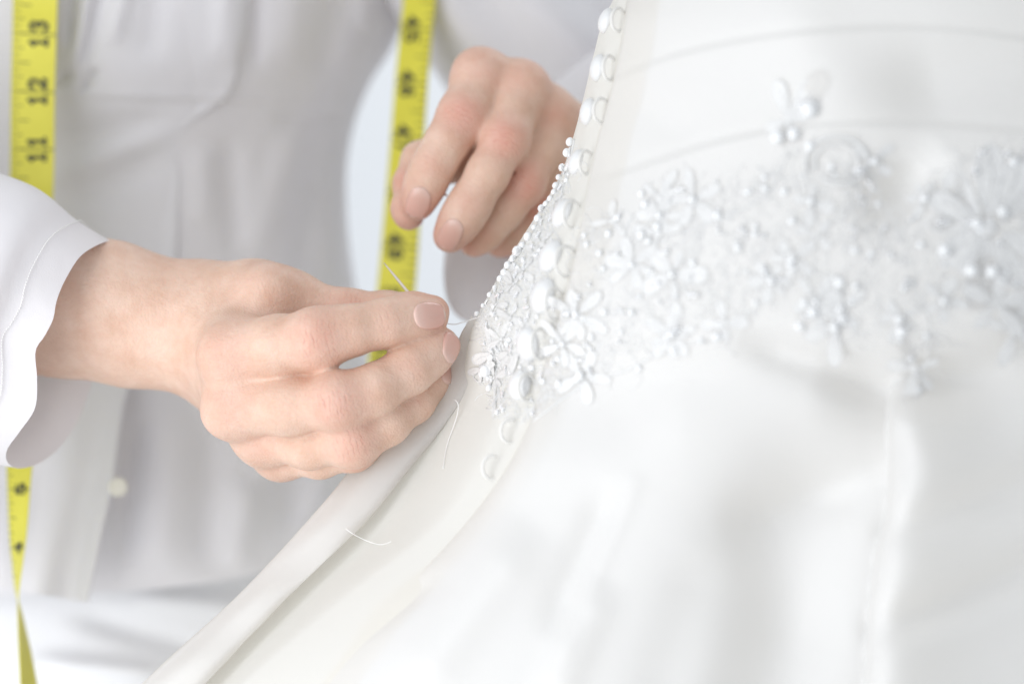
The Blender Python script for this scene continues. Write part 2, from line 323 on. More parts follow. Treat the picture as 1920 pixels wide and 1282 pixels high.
# covered buttons and their loops
BT = [(1146, 40, 24, 13, 1163, 38), (1131, 128, 25, 12, 1146, 128), (1112, 210, 25, 15, 1131, 208), (1090, 305, 24, 13, 1102, 305), (1064, 402, 28, 17, 1076, 402), (1043, 482, 31, 20, 1064, 490),
      (1029, 556, 33, 18, 1043, 570), (1000, 645, 31, 17, 1016, 645), (983, 724, 27, 17, 992, 726), (966, 812, 24, 18, 960, 808), (930, 884, 24, 18, 926, 876)]
M_button = mat('button_satin', (0.72, 0.725, 0.73), 0.32); M_button.node_tree.nodes['Principled BSDF'].inputs['Sheen Weight'].default_value = 0.2
nb = 28
prof = [(0, .60), (.25, .58), (.5, .51), (.72, .40), (.88, .25), (.97, .08), (1, -.08), (.95, -.22), (.8, -.32), (.4, -.38), (0, -.38)]
def lathe(prof, n):
    v = []; f = []
    for r, z in prof:
        for k in range(n): v.append((r * math.cos(2 * math.pi * k / n), r * math.sin(2 * math.pi * k / n), z))
    return np.array(v), grid_faces(len(prof), n, True)
bv, bf = lathe(prof, nb)
bmesh_ = bpy.data.meshes.new('button'); bmesh_.from_pydata(bv.tolist(), [], bf); bmesh_.materials.append(M_button); bmesh_.polygons.foreach_set('use_smooth', [True] * len(bf))
def frame(p, n, t, s):
    n = n.normalized(); t = (t - n * t.dot(n)).normalized(); b = n.cross(t)
    m = Matrix(((t.x * s[0], b.x * s[1], n.x * s[2], p.x), (t.y * s[0], b.y * s[1], n.y * s[2], p.y), (t.z * s[0], b.z * s[1], n.z * s[2], p.z), (0, 0, 0, 1)))
    return m
def attach(o, parent_mesh_empty, mtx):
    o.parent = parent_mesh_empty; o.matrix_parent_inverse = Matrix.Identity(4); o.matrix_local = Matrix.Translation(-Vector(parent_mesh_empty.location)) @ mtx
for i, (bx, by, ry, rx, lx, ly) in enumerate(BT):
    p, n = surf_pt(bx - 5, by, 0.0)
    n = (n + Vector((-0.34, 0.0, 0.08))).normalized()
    rad = ry * K * 1.02
    c = p + n * (rad * .20) + Vector((0, 0.0015, 0))
    bm_ = frame(c, n, Vector((0, 0, 1)), (rad, rad, rad * .9))
    if i < 9: o = bpy.data.objects.new('button', bmesh_); COL.objects.link(o); attach(o, dress, bm_)
    # loop: springs from the panel edge, runs round the button's outer face
    m = MB(); pts = []
    fx = float(d_F(ly)) + 9
    for k in range(19):
        a = math.radians((-172 + 344 * k / 18) if i < 9 else (-118 + 236 * k / 18))
        x = lx - 4 - rx * .95 * math.cos(a); y = ly + (ry * .92) * math.sin(a)
        dep = float(base_depth(lx, ly)) - rad * (1.0 if i < 9 else .55) * max(0., .5 + .5 * math.cos(a)) ** .6 + (.001 if abs(a) > 2.4 else -.0004)
        pts.append(Vector(W(x, y, dep).tolist()))
    pts = [Vector(q) for q in cr([tuple(q) for q in pts], 26)]
    m.tube(pts, 0.00064, 8)
    lo = m.build('button_loop', M_loop)
    if i < 9: lo.parent = o; lo.matrix_parent_inverse = bm_.inverted()
    else: keep(lo, dress)

# ---- beaded lace
def inpoly(x, y, P):
    c = False; j = len(P) - 1
    for i in range(len(P)):
        if (P[i][1] > y) != (P[j][1] > y) and x < (P[j][0] - P[i][0]) * (y - P[i][1]) / (P[j][1] - P[i][1]) + P[i][0]: c = not c
        j = i
    return c
PB = [(1090, 440), (1150, 385), (1215, 395), (1240, 330), (1300, 360), (1370, 325), (1440, 300), (1500, 275), (1580, 262), (1650, 300), (1640, 370), (1690, 410), (1740, 350), (1790, 300), (1860, 262), (1990, 262), (1990, 700), (1910, 660),
      (1895, 590), (1800, 560), (1765, 600), (1745, 745), (1700, 735), (1690, 650), (1600, 640), (1520, 610), (1450, 565), (1340, 640), (1250, 650), (1180, 695), (1060, 745), (1010, 780), (1030, 690), (1055, 580), (1080, 500)]
PS = [(1074, 262), (1058, 330), (1022, 395), (985, 450), (950, 505), (918, 560), (890, 602), (905, 640), (898, 690), (915, 715), (925, 770), (945, 750), (950, 700), (990, 690), (1000, 600), (1020, 520), (1040, 430), (1062, 370), (1080, 300)]
def rnd_in(P, x0, x1, y0, y1):
    while True:
        x, y = random.uniform(x0, x1), random.uniform(y0, y1)
        if inpoly(x, y, P): return x, y
def petal_mesh(name, wdt, cord):
    m = MB(); n = 22; ring = []
    for k in range(n):
        a = 2 * math.pi * k / n; x = 0.5 - 0.5 * math.cos(a); y = wdt * math.sin(a) * (0.35 + 0.65 * x) ; ring.append((x, y))
    base = 0; v = [(0.55, 0, .035)]
    for s, h in ((.5, .03), (.85, .02), (1.0, .0)):
        for x, y in ring: v.append((.55 + (x - .55) * s, y * s, h))
    f = [(0, 1 + k, 1 + (k + 1) % n) for k in range(n)]
    for r in range(2):
        for k in range(n): a = 1 + r * n + k; b = 1 + r * n + (k + 1) % n; f.append((a, a + n, b + n, b))
    m.v = [Vector(q) for q in v]; m.f = f
    m.tube([Vector((x, y, .03)) for x, y in ring + ring[:2]], cord, 6, False)
    m.tube([Vector((t, .02 * math.sin(t * 9), .035 * math.sin(math.pi * t) + .02)) for t in np.linspace(.08, .8, 8)], cord * .7, 5)
    me = bpy.data.meshes.new(name); me.from_pydata([tuple(q) for q in m.v], [], m.f); me.materials.append(M_pfill); me.materials.append(M_pcord)
    me.polygons.foreach_set('use_smooth', [True] * len(me.polygons))
    me.polygons.foreach_set('material_index', [0] * len(f) + [1] * (len(m.f) - len(f))); return me
PET = [petal_mesh('petal', .25, .032), petal_mesh('petal', .34, .03), petal_mesh('petal', .2, .034)]
def sphere_mesh(name, mt, ns=14, nr=8, ln=1.0):
    pr = [(math.sin(math.pi * i / nr), math.cos(math.pi * i / nr) * ln) for i in range(nr + 1)]
    v, f = lathe([(max(r, .0), z) for r, z in pr], ns); me = bpy.data.meshes.new(name); me.from_pydata(v.tolist(), [], f); me.materials.append(mt)
    me.polygons.foreach_set('use_smooth', [True] * len(f)); return me
ME_PEARL = sphere_mesh('bead', M_pearl); ME_CRY = sphere_mesh('bead', M_crystal, 8, 5); 
v_, f_ = lathe([(0, 1), (.8, 1), (1, .9), (1, -.9), (.8, -1), (0, -1)], 8); ME_BUG = bpy.data.meshes.new('bead'); ME_BUG.from_pydata(v_.tolist(), [], f_); ME_BUG.materials.append(M_crystal)
v_, f_ = lathe([(.0, .5), (.55, .42), (.95, .1), (1, -.1), (.8, -.3)], 14); ME_CEN = bpy.data.meshes.new('lace_flower'); ME_CEN.from_pydata(v_.tolist(), [], f_); ME_CEN.materials.append(M_pfill); ME_CEN.polygons.foreach_set('use_smooth', [True] * len(f_))
nbead = [0]
def bead(px, py, r, kind=0, ang=0, lift=.6):
    if nbead[0] >= 299: return
    nbead[0] += 1
    p, n = surf_pt(px, py); R = r * K
    o = bpy.data.objects.new('bead', (ME_PEARL, ME_CRY, ME_BUG)[kind]); COL.objects.link(o)
    if kind == 2:
        t = (Vector((math.cos(ang), 0, math.sin(ang)))); t = (t - n * t.dot(n)).normalized()
        attach(o, dress, frame(p + n * R * .7, t, n, (R * .5, R * .5, R * 1.35)))
    else: attach(o, dress, frame(p + n * R * lift, n, Vector((.3, .1, .9)), (R, R, R * .85)))
def flower(px, py, petals, cr_=7):
    """petals: (angle in the picture, length px, variety, start px)"""
    p, n = surf_pt(px, py, .0006); R = cr_ * K * .95
    o = bpy.data.objects.new('lace_flower', ME_CEN); COL.objects.link(o); fm = frame(p, n, Vector((1, 0, 0)), (R, R, R * .6)); attach(o, dress, fm)
    wm = fm
    for a, ln, kd, st in petals:
        sx, sy = px + st * math.cos(a), py - st * math.sin(a)
        ex, ey = sx + ln * math.cos(a), sy - ln * math.sin(a)
        if ex < float(d_L(ey)) + 5 or sx < float(d_L(sy)) + 3: continue
        p0, n0 = surf_pt(sx, sy, .0005); p1, n1 = surf_pt(ex, ey, .0005); t = p1 - p0
        if t.length < 1e-5 or t.length > .05: continue
        s = t.length; q = bpy.data.objects.new('petal', PET[kd]); COL.objects.link(q)
        nn = (n0 + n1).normalized(); ww = max(ln * K * .97, s * .5)
        q.parent = o; q.matrix_parent_inverse = wm.inverted(); q.matrix_basis = frame(p0, nn, t, (s, ww, min(ww, .012) * .48))
    return o
R_ = math.radians
# the large flower at the right, the sprig above, the left appliqué by the hand
flower(1852, 428, [(R_(88), 125, 0, 28), (R_(127), 95, 0, 30), (R_(152), 90, 0, 30), (R_(176), 85, 2, 28), (R_(215), 95, 1, 14), (R_(262), 130, 0, 22), (R_(238), 70, 2, 30), (R_(62), 110, 0, 30), (R_(40), 80, 0, 30), (R_(300), 100, 0, 26), (R_(335), 70, 1, 30)], 16)
flower(1478, 228, [(R_(52), 108, 0, 8), (R_(105), 70, 0, 8), (R_(30), 62, 1, 6), (R_(200), 40, 1, 4), (R_(265), 42, 1, 4), (R_(300), 36, 1, 6)], 9)
flower(1238, 372, [(R_(58), 55, 2, 4), (R_(0), 36, 1, 4), (R_(140), 34, 2, 4), (R_(285), 30, 1, 4)], 8)
flower(1236, 440, [(R_(165), 42, 0, 6), (R_(20), 40, 0, 6), (R_(75), 30, 1, 4), (R_(250), 34, 2, 6)], 8)
flower(1150, 415, [(R_(90), 34, 1, 3), (R_(190), 34, 0, 4), (R_(310), 30, 2, 4)], 7)
flower(1900, 620, [(R_(80), 60, 1, 4), (R_(160), 50, 0, 6), (R_(250), 60, 0, 6), (R_(340), 55, 1, 6)], 9)
flower(1715, 690, [(R_(260), 60, 0, 6), (R_(110), 60, 0, 8), (R_(170), 46, 1, 6), (R_(20), 40, 2, 6), (R_(300), 44, 2, 6)], 9)
flower(925, 660, [(R_(255), 40, 0, 4), (R_(100), 44, 2, 4), (R_(205), 34, 1, 4)], 4)
flower(975, 655, [(R_(70), 48, 1, 0), (R_(250), 44, 1, 0)], 4)
flower(930, 745, [(R_(90), 40, 2, 2), (R_(265), 36, 2, 2)], 4)
flower(905, 690, [(R_(200), 24, 1, 2), (R_(265), 26, 0, 2), (R_(20), 30, 0, 2)], 5)
for k in range(30):
    x, y = rnd_in(PB, 1000, 1990, 260, 760)
    if math.hypot(x - 1852, y - 428) < 130: continue
    n_ = random.choice((4, 5, 5, 6)); a0 = random.uniform(0, 6.28); ln = random.uniform(26, 58)
    flower(x, y, [(a0 + 6.283 * i / n_ + random.uniform(-.2, .2), ln * random.uniform(.75, 1.2), random.choice((0, 1, 1, 2)), 5) for i in range(n_)], random.uniform(5, 9))
    if random.random() < .8: bead(x, y, random.uniform(5, 8), 0, lift=1.1)
for k in range(17):
    x, y = rnd_in(PS, 880, 1085, 260, 780)
    if x < float(d_L(y)) + 14 or x > float(d_F(y)) - 22: continue
    a0 = random.uniform(0, 6.28); n_ = random.choice((3, 4, 5))
    flower(x, y, [(a0 + 6.283 * i / n_, random.uniform(14, 26), random.choice((0, 1, 2)), 3) for i in range(n_)], 4)
# beads strung down the very edge of the lace
for x, y, r in [(1066, 268, 9), (1061, 288, 9), (1054, 316, 8), (1050, 334, 6), (1045, 350, 7), (1041, 362, 6), (1034, 374, 6), (1026, 384, 6), (1019, 393, 8), (1012, 412, 8), (1004, 428, 6), (994, 446, 9), (982, 462, 7), (975, 474, 11), (966, 487, 8), (956, 499, 8), (948, 512, 7), (941, 524, 7), (930, 540, 5), (921, 554, 6), (908, 574, 5), (896, 590, 6)]:
    bead(max(x, float(d_L(y)) + 2.0), y, r, 1 if r > 7 and random.random() < .6 else 0)
for x, y, r, kd in [(915, 695, 12, 0), (906, 700, 7, 0), (920, 728, 7, 0), (1070, 312, 8, 2), (1520, 205, 14, 0), (1460, 258, 12, 0), (1490, 252, 11, 0), (1505, 198, 8, 1), (1820, 508, 11, 0), (1858, 510, 11, 0), (1878, 398, 9, 0), (1830, 420, 9, 0), (1525, 586, 9, 0), (1575, 530, 9, 0), (1205, 365, 7, 0), (1212, 385, 8, 0), (1205, 442, 8, 0), (1235, 427, 8, 0), (1160, 410, 7, 0),
                    (1770, 470, 10, 0), (1610, 320, 9, 1), (1520, 275, 9, 0), (1000, 690, 6, 0), (1050, 720, 7, 0), (1085, 710, 7, 0), (1200, 690, 6, 0), (1265, 655, 7, 0), (1345, 630, 8, 0), (1690, 620, 9, 0), (1500, 610, 8, 0), (1720, 735, 8, 0)]:
    bead(x, y, r, kd)
for k in range(74):
    x, y = rnd_in(PS, 885, 1085, 262, 720)
    if x < float(d_L(y)) + 4: continue
    bead(x, y, random.uniform(3.4, 5.4), random.choice((0, 1, 2, 2, 2)), random.uniform(0, 3.1))
PL = [(915, 660), (985, 600), (1055, 560), (1062, 640), (1040, 720), (1012, 790), (960, 800), (928, 770)]
for k in range(26):
    x, y = rnd_in(PL, 915, 1065, 560, 800); bead(x, y, random.uniform(3.4, 6.5), random.choice((0, 1, 1, 2)), random.uniform(0, 3.1))
for k in range(140):
    x, y = rnd_in(PB, 1000, 1990, 262, 745)
    bead(x, y, random.uniform(3.5, 7.5), random.choice((0, 0, 1, 2)), random.uniform(0, 3.1))
# embroidery cords: far too many to count, one mass of stitched thread
m = MB()
def squiggles(P, bx, cnt, ln, rr, wob):
    st = np.array([rnd_in(P, *bx) for _ in range(cnt)]); a = np.random.uniform(0, 6.28, cnt); da = np.random.uniform(-wob, wob, cnt)
    L = np.random.uniform(ln[0], ln[1], cnt); r = np.random.uniform(rr[0], rr[1], cnt); x, y = st[:, 0].copy(), st[:, 1].copy(); X = []; Y = []
    for k in range(9):
        x = np.maximum(x, d_L(y) + 1.5); X.append(x.copy()); Y.append(y.copy())
        a += da + np.random.uniform(-.25, .25, cnt); x = x + L / 8 * np.cos(a); y = y + L / 8 * np.sin(a)
    X = np.array(X); Y = np.array(Y); p = W(X, Y, surf(X, Y) - .00008)
    for i in range(cnt): m.tube(p[:, i].tolist(), r[i], 5)
squiggles(PS, (885, 1085, 262, 780), 1000, (12, 36), (.00012, .00021), .7)
squiggles(PB, (1000, 1990, 262, 760), 1400, (18, 64), (.00013, .00023), .8)
squiggles(PL, (915, 1065, 560, 800), 220, (14, 40), (.00012, .00021), .7)
# the curled stem with a spiral left of the large flower
for rr, sc in ((.0007, 1.0), (.0005, .72)):
    pts = []
    for k in range(26):
        a = R_(200 - 330 * k / 25); R0 = 62 * sc * (1 - .25 * k / 25)
        pts.append(surf_pt(1572 + R0 * math.cos(a), 305 - R0 * .85 * math.sin(a), .0009)[0])
    m.tube(pts, rr, 6)
for c0 in ([(1480, 290), (1440, 360), (1380, 400), (1300, 430), (1240, 450)], [(1190, 400), (1175, 430), (1168, 480)], [(1330, 640), (1260, 650), (1180, 692), (1110, 715), (1060, 745), (1000, 790)], [(1440, 560), (1400, 590), (1340, 640)], [(1700, 560), (1740, 600), (1735, 690), (1722, 745)],
           [(1078, 262), (1070, 300), (1062, 330), (1050, 380)], [(940, 640), (930, 690), (935, 730), (925, 772)], [(893, 690), (889, 706), (900, 716), (908, 700), (922, 712)]):
    m.tube([surf_pt(x, y, .0002)[0] for x, y in cr(c0, 24)], .0004, 6)
emb = keep(m.build('lace_embroidery', M_lace), dress); emb['kind'] = 'stuff'

# ------------------------------------------------------------------ seamstress
person = empty('person', (-0.2, 0.28, 0.0), 'seamstress in a loose white shirt stitching the gown with both hands', 'person')
def smin(a, b, k):
    h = np.maximum(k - np.abs(a - b), 0) / k; return np.minimum(a, b) - h * h * k * .25
def cap(P, a, b, ra, rb):
    a = np.asarray(a, np.float32); ab = np.asarray(b, np.float32) - a; L = float(ab @ ab) + 1e-12
    q = P - a; t = np.clip((q @ ab) / L, 0, 1)[..., None]
    return np.linalg.norm(q - t * ab, axis=-1) - (ra + (rb - ra) * t[..., 0])
def chain(P, pts, k):
    """pts: rows of photo x, photo y, depth, radius in photo pixels"""
    d = None
    for p, q in zip(pts[:-1], pts[1:]):
        c = cap(P, W(*p[:3]), W(*q[:3]), p[3] * K * (D + p[2]) / D, q[3] * K * (D + q[2]) / D); d = c if d is None else smin(d, c, k)
    return d
def balls(P, d, pts, k):
    for p in pts:
        c = np.linalg.norm(P - W(*p[:3]).astype(np.float32), axis=-1) - p[3] * K * (D + p[2]) / D; d = smin(d, c, k)
    return d
HA = dict(
    palm=[[(-40, 540, .045, 118), (120, 556, .043, 115), (205, 568, .042, 112), (300, 594, .042, 103), (345, 604, .042, 97), (415, 622, .040, 88)],
          [(-40, 575, .05, 112), (120, 595, .049, 104), (250, 615, .047, 104), (345, 630, .044, 92), (415, 640, .042, 84)],
          [(405, 600, .040, 78), (440, 660, -.002, 56)], [(410, 645, .042, 80), (444, 760, .000, 52)], [(430, 700, .045, 70), (490, 818, .010, 46)], [(450, 720, .050, 64), (528, 856, .020, 38)],
          [(400, 580, .043, 76), (470, 562, .030, 62), (522, 560, .022, 50)], [(470, 570, .030, 52), (480, 640, .008, 46)], [(450, 690, .008, 46), (540, 698, -.0055, 22), (606, 692, -.0145, 13)]],
    fingers=[
        [(440, 664, -.004, 55), (520, 648, -.014, 53), (597, 634, -.021, 49), (656, 620, -.020, 44), (725, 606, -.016, 41.5), (772, 597, -.011, 40), (805, 593, -.007, 36.5)],
        [(446, 762, -.002, 52), (540, 764, -.015, 49), (634, 754, -.024, 46.5), (700, 732, -.021, 44.5), (768, 692, -.014, 42.5), (805, 664, -.008, 38.5), (827, 648, -.004, 34.5)],
        [(492, 818, .008, 46), (580, 832, -.006, 43), (662, 826, -.016, 42), (725, 793, -.012, 38), (775, 752, -.002, 36), (808, 715, .006, 31), (818, 692, .010, 28)],
        [(528, 852, .018, 40), (600, 858, .006, 34), (664, 846, -.002, 33), (725, 812, .008, 30), (770, 776, .016, 27)],
        [(500, 560, .024, 52), (560, 570, .022, 48), (655, 585, .020, 41), (725, 586, .016, 38), (775, 586, .010, 36), (810, 586, .008, 33)]],
    bulge=[(594, 634, -.0225, 49), (633, 750, -.025, 44), (660, 826, -.017, 40), (424, 668, -.006, 44), (422, 774, -.004, 38), (502, 548, .014, 50)])
THIN = .94
HB = dict(
    palm=[[(1150, 330, .150, 100), (1085, 320, .118, 92), (1050, 300, .100, 88)], [(1130, 400, .150, 95), (1060, 390, .115, 85), (1020, 370, .100, 80)],
          [(1050, 290, .100, 70), (905, 150, .068, 47)], [(1060, 290, .098, 70), (975, 172, .070, 46)], [(1070, 300, .096, 66), (1030, 225, .076, 42)], [(1070, 330, .096, 60), (1035, 275, .084, 38)],
          [(1020, 330, .100, 62), (920, 280, .085, 48), (850, 300, .078, 36)], [(1000, 400, .095, 60), (960, 430, .088, 44)]],
    fingers=[
        [(902, 146, .066, 47), (884, 190, .058, 45), (866, 222, .052, 42), (838, 268, .048, 40), (812, 312, .046, 38.5), (795, 350, .048, 36), (783, 382, .050, 33.5)],
        [(970, 168, .068, 45), (960, 215, .058, 43), (946, 265, .050, 40.5), (915, 325, .046, 39), (882, 382, .045, 38.5), (862, 415, .047, 36.5), (844, 442, .050, 34)],
        [(1030, 222, .074, 42), (1010, 285, .066, 40), (982, 345, .060, 39), (945, 395, .060, 35), (908, 436, .062, 33), (888, 455, .065, 28)],
        [(1040, 275, .082, 38), (1035, 340, .076, 36), (1010, 395, .074, 34), (970, 430, .078, 31), (935, 455, .082, 26)],
        [(850, 290, .082, 40), (789, 302, .074, 37), (770, 345, .068, 33), (764, 392, .060, 30), (767, 404, .058, 29)]],
    bulge=[(896, 138, .062, 42), (984, 162, .064, 40), (868, 219, .053, 39), (948, 262, .051, 38)])
HB['fingers'] = [[(x, y, d, r * THIN) for x, y, d, r in c] for c in HB['fingers']]
def hand_sdf(H, P):
    pm = None
    for c in H['palm']:
        d = chain(P, c, .006); pm = d if pm is None else smin(pm, d, .013)
    F = None
    for c in H['fingers'][:-1]:
        d = chain(P, c, .006); F = d if F is None else smin(F, d, .0016)
    T = chain(P, H['fingers'][-1], .004)
    r = smin(pm, F, .009); r = smin(r, T, .0022) if True else r
    tp = smin(pm, T, .012); r = np.minimum(r, tp)
    return balls(P, r, H['bulge'], .007)
def surface_nets(fn, lo, hi, h):
    n = [int(math.ceil((hi[i] - lo[i]) / h)) + 1 for i in range(3)]
    ax = [np.float32(lo[i]) + np.arange(n[i], dtype=np.float32) * np.float32(h) for i in range(3)]
    F = np.full(n, 1e-2, np.float32); bs = 8                     # look at blocks first, then only inside those the skin passes through
    nb_ = [(k + bs - 1) // bs for k in n]; bi = np.stack(np.meshgrid(*[np.arange(k) for k in nb_], indexing='ij'), -1).reshape(-1, 3)
    cen = np.array(lo, np.float32) + (bi * bs + (bs - 1) / 2).astype(np.float32) * np.float32(h); cd = fn(cen); reach = h * bs * .87 + .004
    o_ = np.arange(bs); oo = np.stack(np.meshgrid(o_, o_, o_, indexing='ij'), -1).reshape(-1, 3)
    for q in bi[cd < -reach]: F[q[0] * bs:q[0] * bs + bs, q[1] * bs:q[1] * bs + bs, q[2] * bs:q[2] * bs + bs] = -1e-2
    nearb = bi[np.abs(cd) <= reach]
    for i in range(0, len(nearb), 500):
        ii = (nearb[i:i + 500, None] * bs + oo[None]).reshape(-1, 3); ii = ii[(ii < np.array(n)).all(1)]
        F[tuple(ii.T)] = fn(np.array(lo, np.float32) + ii.astype(np.float32) * np.float32(h))
    F[0] = F[-1] = 1e-2; F[:, 0] = F[:, -1] = 1e-2; F[:, :, 0] = F[:, :, -1] = 1e-2
    sgn = F < 0; c = np.zeros([k - 1 for k in n], np.int32)
    for a in (0, 1):
        for b in (0, 1):
            for d in (0, 1): c += sgn[a:n[0] - 1 + a, b:n[1] - 1 + b, d:n[2] - 1 + d]
    act = (c > 0) & (c < 8); idx = np.full(act.shape, -1, np.int64); cells = np.argwhere(act); idx[act] = np.arange(len(cells))
    acc = np.zeros((len(cells), 3)); cnt = np.zeros(len(cells))
    cs = [(a, b, d) for a in (0, 1) for b in (0, 1) for d in (0, 1)]
    for p in cs:
        for k in range(3):
            if p[k]: continue
            q = list(p); q[k] = 1
            fa = F[tuple((cells + p).T)]; fb = F[tuple((cells + q).T)]; x = (fa < 0) != (fb < 0)
            t = np.where(x, fa / np.where(x, fa - fb, 1), 0); pos = np.array(p, float) + 0 * t[:, None]; pos[:, k] += t
            acc[x] += pos[x]; cnt[x] += 1
    V = np.array(lo) + (cells + acc / cnt[:, None]) * h
    faces = []
    for k in range(3):
        u, v = [(1, 2), (2, 0), (0, 1)][k]
        s0 = [slice(0, n[i] - 1) if i == k else slice(1, n[i] - 1) for i in range(3)]; s1 = list(s0); s1[k] = slice(1, n[k])
        A, Bq = sgn[tuple(s0)], sgn[tuple(s1)]; e = np.argwhere(A != Bq); e0 = e.copy()
        off = np.array([0 if i == k else 1 for i in range(3)]); base = e + off
        fl = A[tuple(e.T)]
        def ci(du, dv):
            q = base.copy(); q[:, u] += du; q[:, v] += dv; return idx[tuple(q.T)]
        qd = np.stack([ci(-1, -1), ci(0, -1), ci(0, 0), ci(-1, 0)], 1); qd[~fl] = qd[~fl][:, ::-1]; faces.append(qd)
    Fq = np.concatenate(faces); Fq = Fq[(Fq >= 0).all(1)]
    for it in range(2):
        e = 2e-4; P = V.astype(np.float32); f0 = fn(P)
        g = np.stack([fn(P + np.eye(3, dtype=np.float32)[k] * e) - f0 for k in range(3)], -1) / e
        V = V - (f0 / np.maximum((g * g).sum(-1), .25))[:, None] * g
    return V, Fq
def box(H, m=.02):
    P = [W(*p[:3]) for c in H['palm'] + H['fingers'] for p in c]; R = [p[3] * K * 1.15 for c in H['palm'] + H['fingers'] for p in c]
    P = np.array(P); R = np.array(R)[:, None]; return (P - R).min(0) - .004, (P + R).max(0) + .004
VA, FA = surface_nets(lambda P: hand_sdf(HA, P), *box(HA), .0010)
VB, FB = surface_nets(lambda P: hand_sdf(HB, P), *box(HB), .0014)
def rest(P):      # what the clothes hide: trunk, shoulders, arms down to where the forearms take over
    d = chain(P, [(90, -900, .28, 240), (80, -500, .28, 320), (80, 300, .285, 280), (80, 900, .29, 300), (80, 1700, .29, 300)], .05)
    a = chain(P, [(-330, -560, .27, 210), (-640, 380, .14, 170), (-300, 500, .065, 120), (-40, 550, .048, 100), (60, 572, .046, 88)], .02)
    b = chain(P, [(480, -560, .30, 170), (760, -260, .255, 105), (1000, 10, .262, 75), (1200, 240, .270, 65), (1160, 320, .19, 70), (1110, 348, .135, 70)], .012)
    return smin(smin(d, a, .03), b, .03)
VR, FR = surface_nets(rest, np.array([-.48, .02, Z0 - .30]), np.array([.14, .46, Z0 + .42]), .009)
BV = np.concatenate([VA, VB, VR]); BF = FA.tolist() + (FB + len(VA)).tolist() + (FR + len(VA) + len(VB)).tolist()
body = mesh_obj('body', BV, BF, M_skin)
red = np.zeros(len(BV)); wr = np.zeros(len(BV)); al = np.zeros(len(BV))
def gauss(c, s): return np.exp(-(((BV - c) ** 2).sum(1)) / (s * s))
for H, amt in ((HA, .8), (HB, 1.5)):
    for fi, c in enumerate(H['fingers']):
        n_ = len(c); r_ = [p[3] * K for p in c]; pip, dip, tip = (2, 4, n_ - 1) if n_ == 7 else ((2, 4, n_ - 1) if n_ >= 6 else (2, 3, n_ - 1))
        pip = min(pip, n_ - 2); dip = min(dip, n_ - 1)
        for j, aw, ar, sz in ((pip, 1.0, .50, 1.15), (dip, .6, .22, .8), (0, .25 if fi < 4 else .0, .38, 1.0)):
            q = W(*c[j][:3]); out = np.array([0, -r_[j] * .8, 0]); g = gauss(q + out, r_[j] * sz); gw = gauss(q + out, r_[j] * sz * .72)
            u = W(*c[min(j + 1, n_ - 1)][:3]) - W(*c[max(j - 1, 0)][:3]); u /= np.linalg.norm(u)
            red = np.maximum(red, g * ar * amt); mk = gw * aw; sel = mk > wr
            al[sel] = ((BV - q) @ u)[sel] / .0042 * 6.283; wr = np.maximum(wr, mk)
        red = np.maximum(red, gauss(W(*c[tip][:3]), r_[tip] * 1.5) * .48 * amt)
    for p in H['bulge'][3:5] if H is HA else H['bulge'][:2]: red = np.maximum(red, gauss(W(*p[:3]), p[3] * K * 1.1) * .42 * amt)
for nm, arr in (('red', red), ('wrinkle', wr), ('along', al)):
    at = body.data.attributes.new(nm, 'FLOAT', 'POINT'); at.data.foreach_set('value', arr.astype(np.float32))
keep(body, person)
def nail(H, cx, cy, dep, ang, ln, wd, nrm, flat=.0):
    """a nail plate laid on the fingertip: photo place, angle of the finger in the picture, size in px, the way it faces"""
    n = Vector(nrm).normalized(); t = Vector((math.cos(ang), 0, math.sin(ang))); t = (t - n * t.dot(n)).normalized(); b = n.cross(t)
    n, t, b = [np.array(q) for q in (n, t, b)]; c0 = W(cx, cy, dep); NU, NV = 17, 15; P = []; tipn = []; edge = []
    for i in range(NU):
        for j in range(NV):
            u = -1 + 2 * i / (NU - 1); v = -1 + 2 * j / (NV - 1)
            uu = u * math.sqrt(1 - v * v / 2.05); vv = v * math.sqrt(1 - u * u / (2.05 if u > 0 else 2.5))
            P.append(c0 + t * uu * ln * K / 2 + b * vv * wd * K / 2 + n * .02); tipn.append((uu + 1) / 2); edge.append(max(abs(u), abs(v)))
    P = np.array(P, np.float32); nf = n.astype(np.float32); ey = np.eye(3, dtype=np.float32) * 2e-4; tr = np.zeros(len(P), np.float32); cap_ = .0235
    for it in range(40):                                            # drop the plate straight on to the fingertip ...
        st_ = np.clip(hand_sdf(H, P), -.0005, .003) * .8; st_ = np.minimum(st_, cap_ - tr); P = P - st_[:, None] * nf; tr += st_
    for it in range(8):                                             # ... and let what hangs over settle on the nearest skin
        f0 = hand_sdf(H, P); g = np.stack([hand_sdf(H, P + ey[k]) - f0 for k in range(3)], -1) / 2e-4
        g = g / (np.linalg.norm(g, axis=1, keepdims=True) + 1e-6); P = P - np.clip(f0, -.003, .003)[:, None] * g * .8
    P = P.astype(float) + g * (np.where(np.array(edge) > .99, -.00045, .00020))[:, None]
    o = mesh_obj('nail', P, grid_faces(NU, NV), M_nail); at = o.data.attributes.new('tipness', 'FLOAT', 'POINT'); at.data.foreach_set('value', np.array(tipn, np.float32))
    so = o.modifiers.new('thickness', 'SOLIDIFY'); so.thickness = .0004; so.offset = -1
    o.parent = body; return o
nail(HA, 806, 592, -.0150, R_(9), 63, 52, (.10, -1, .10))
nail(HA, 841, 651, -.0090, R_(48), 58, 50, (.62, -.75, -.10))
nail(HA, 826, 700, .004, R_(50), 40, 34, (.85, -.45, .0))
nail(HB, 784, 382, .0425, R_(247), 60, 46, (-.05, -1, .12))
nail(HB, 844, 442, .0425, R_(238), 62, 44, (.0, -1, .10))

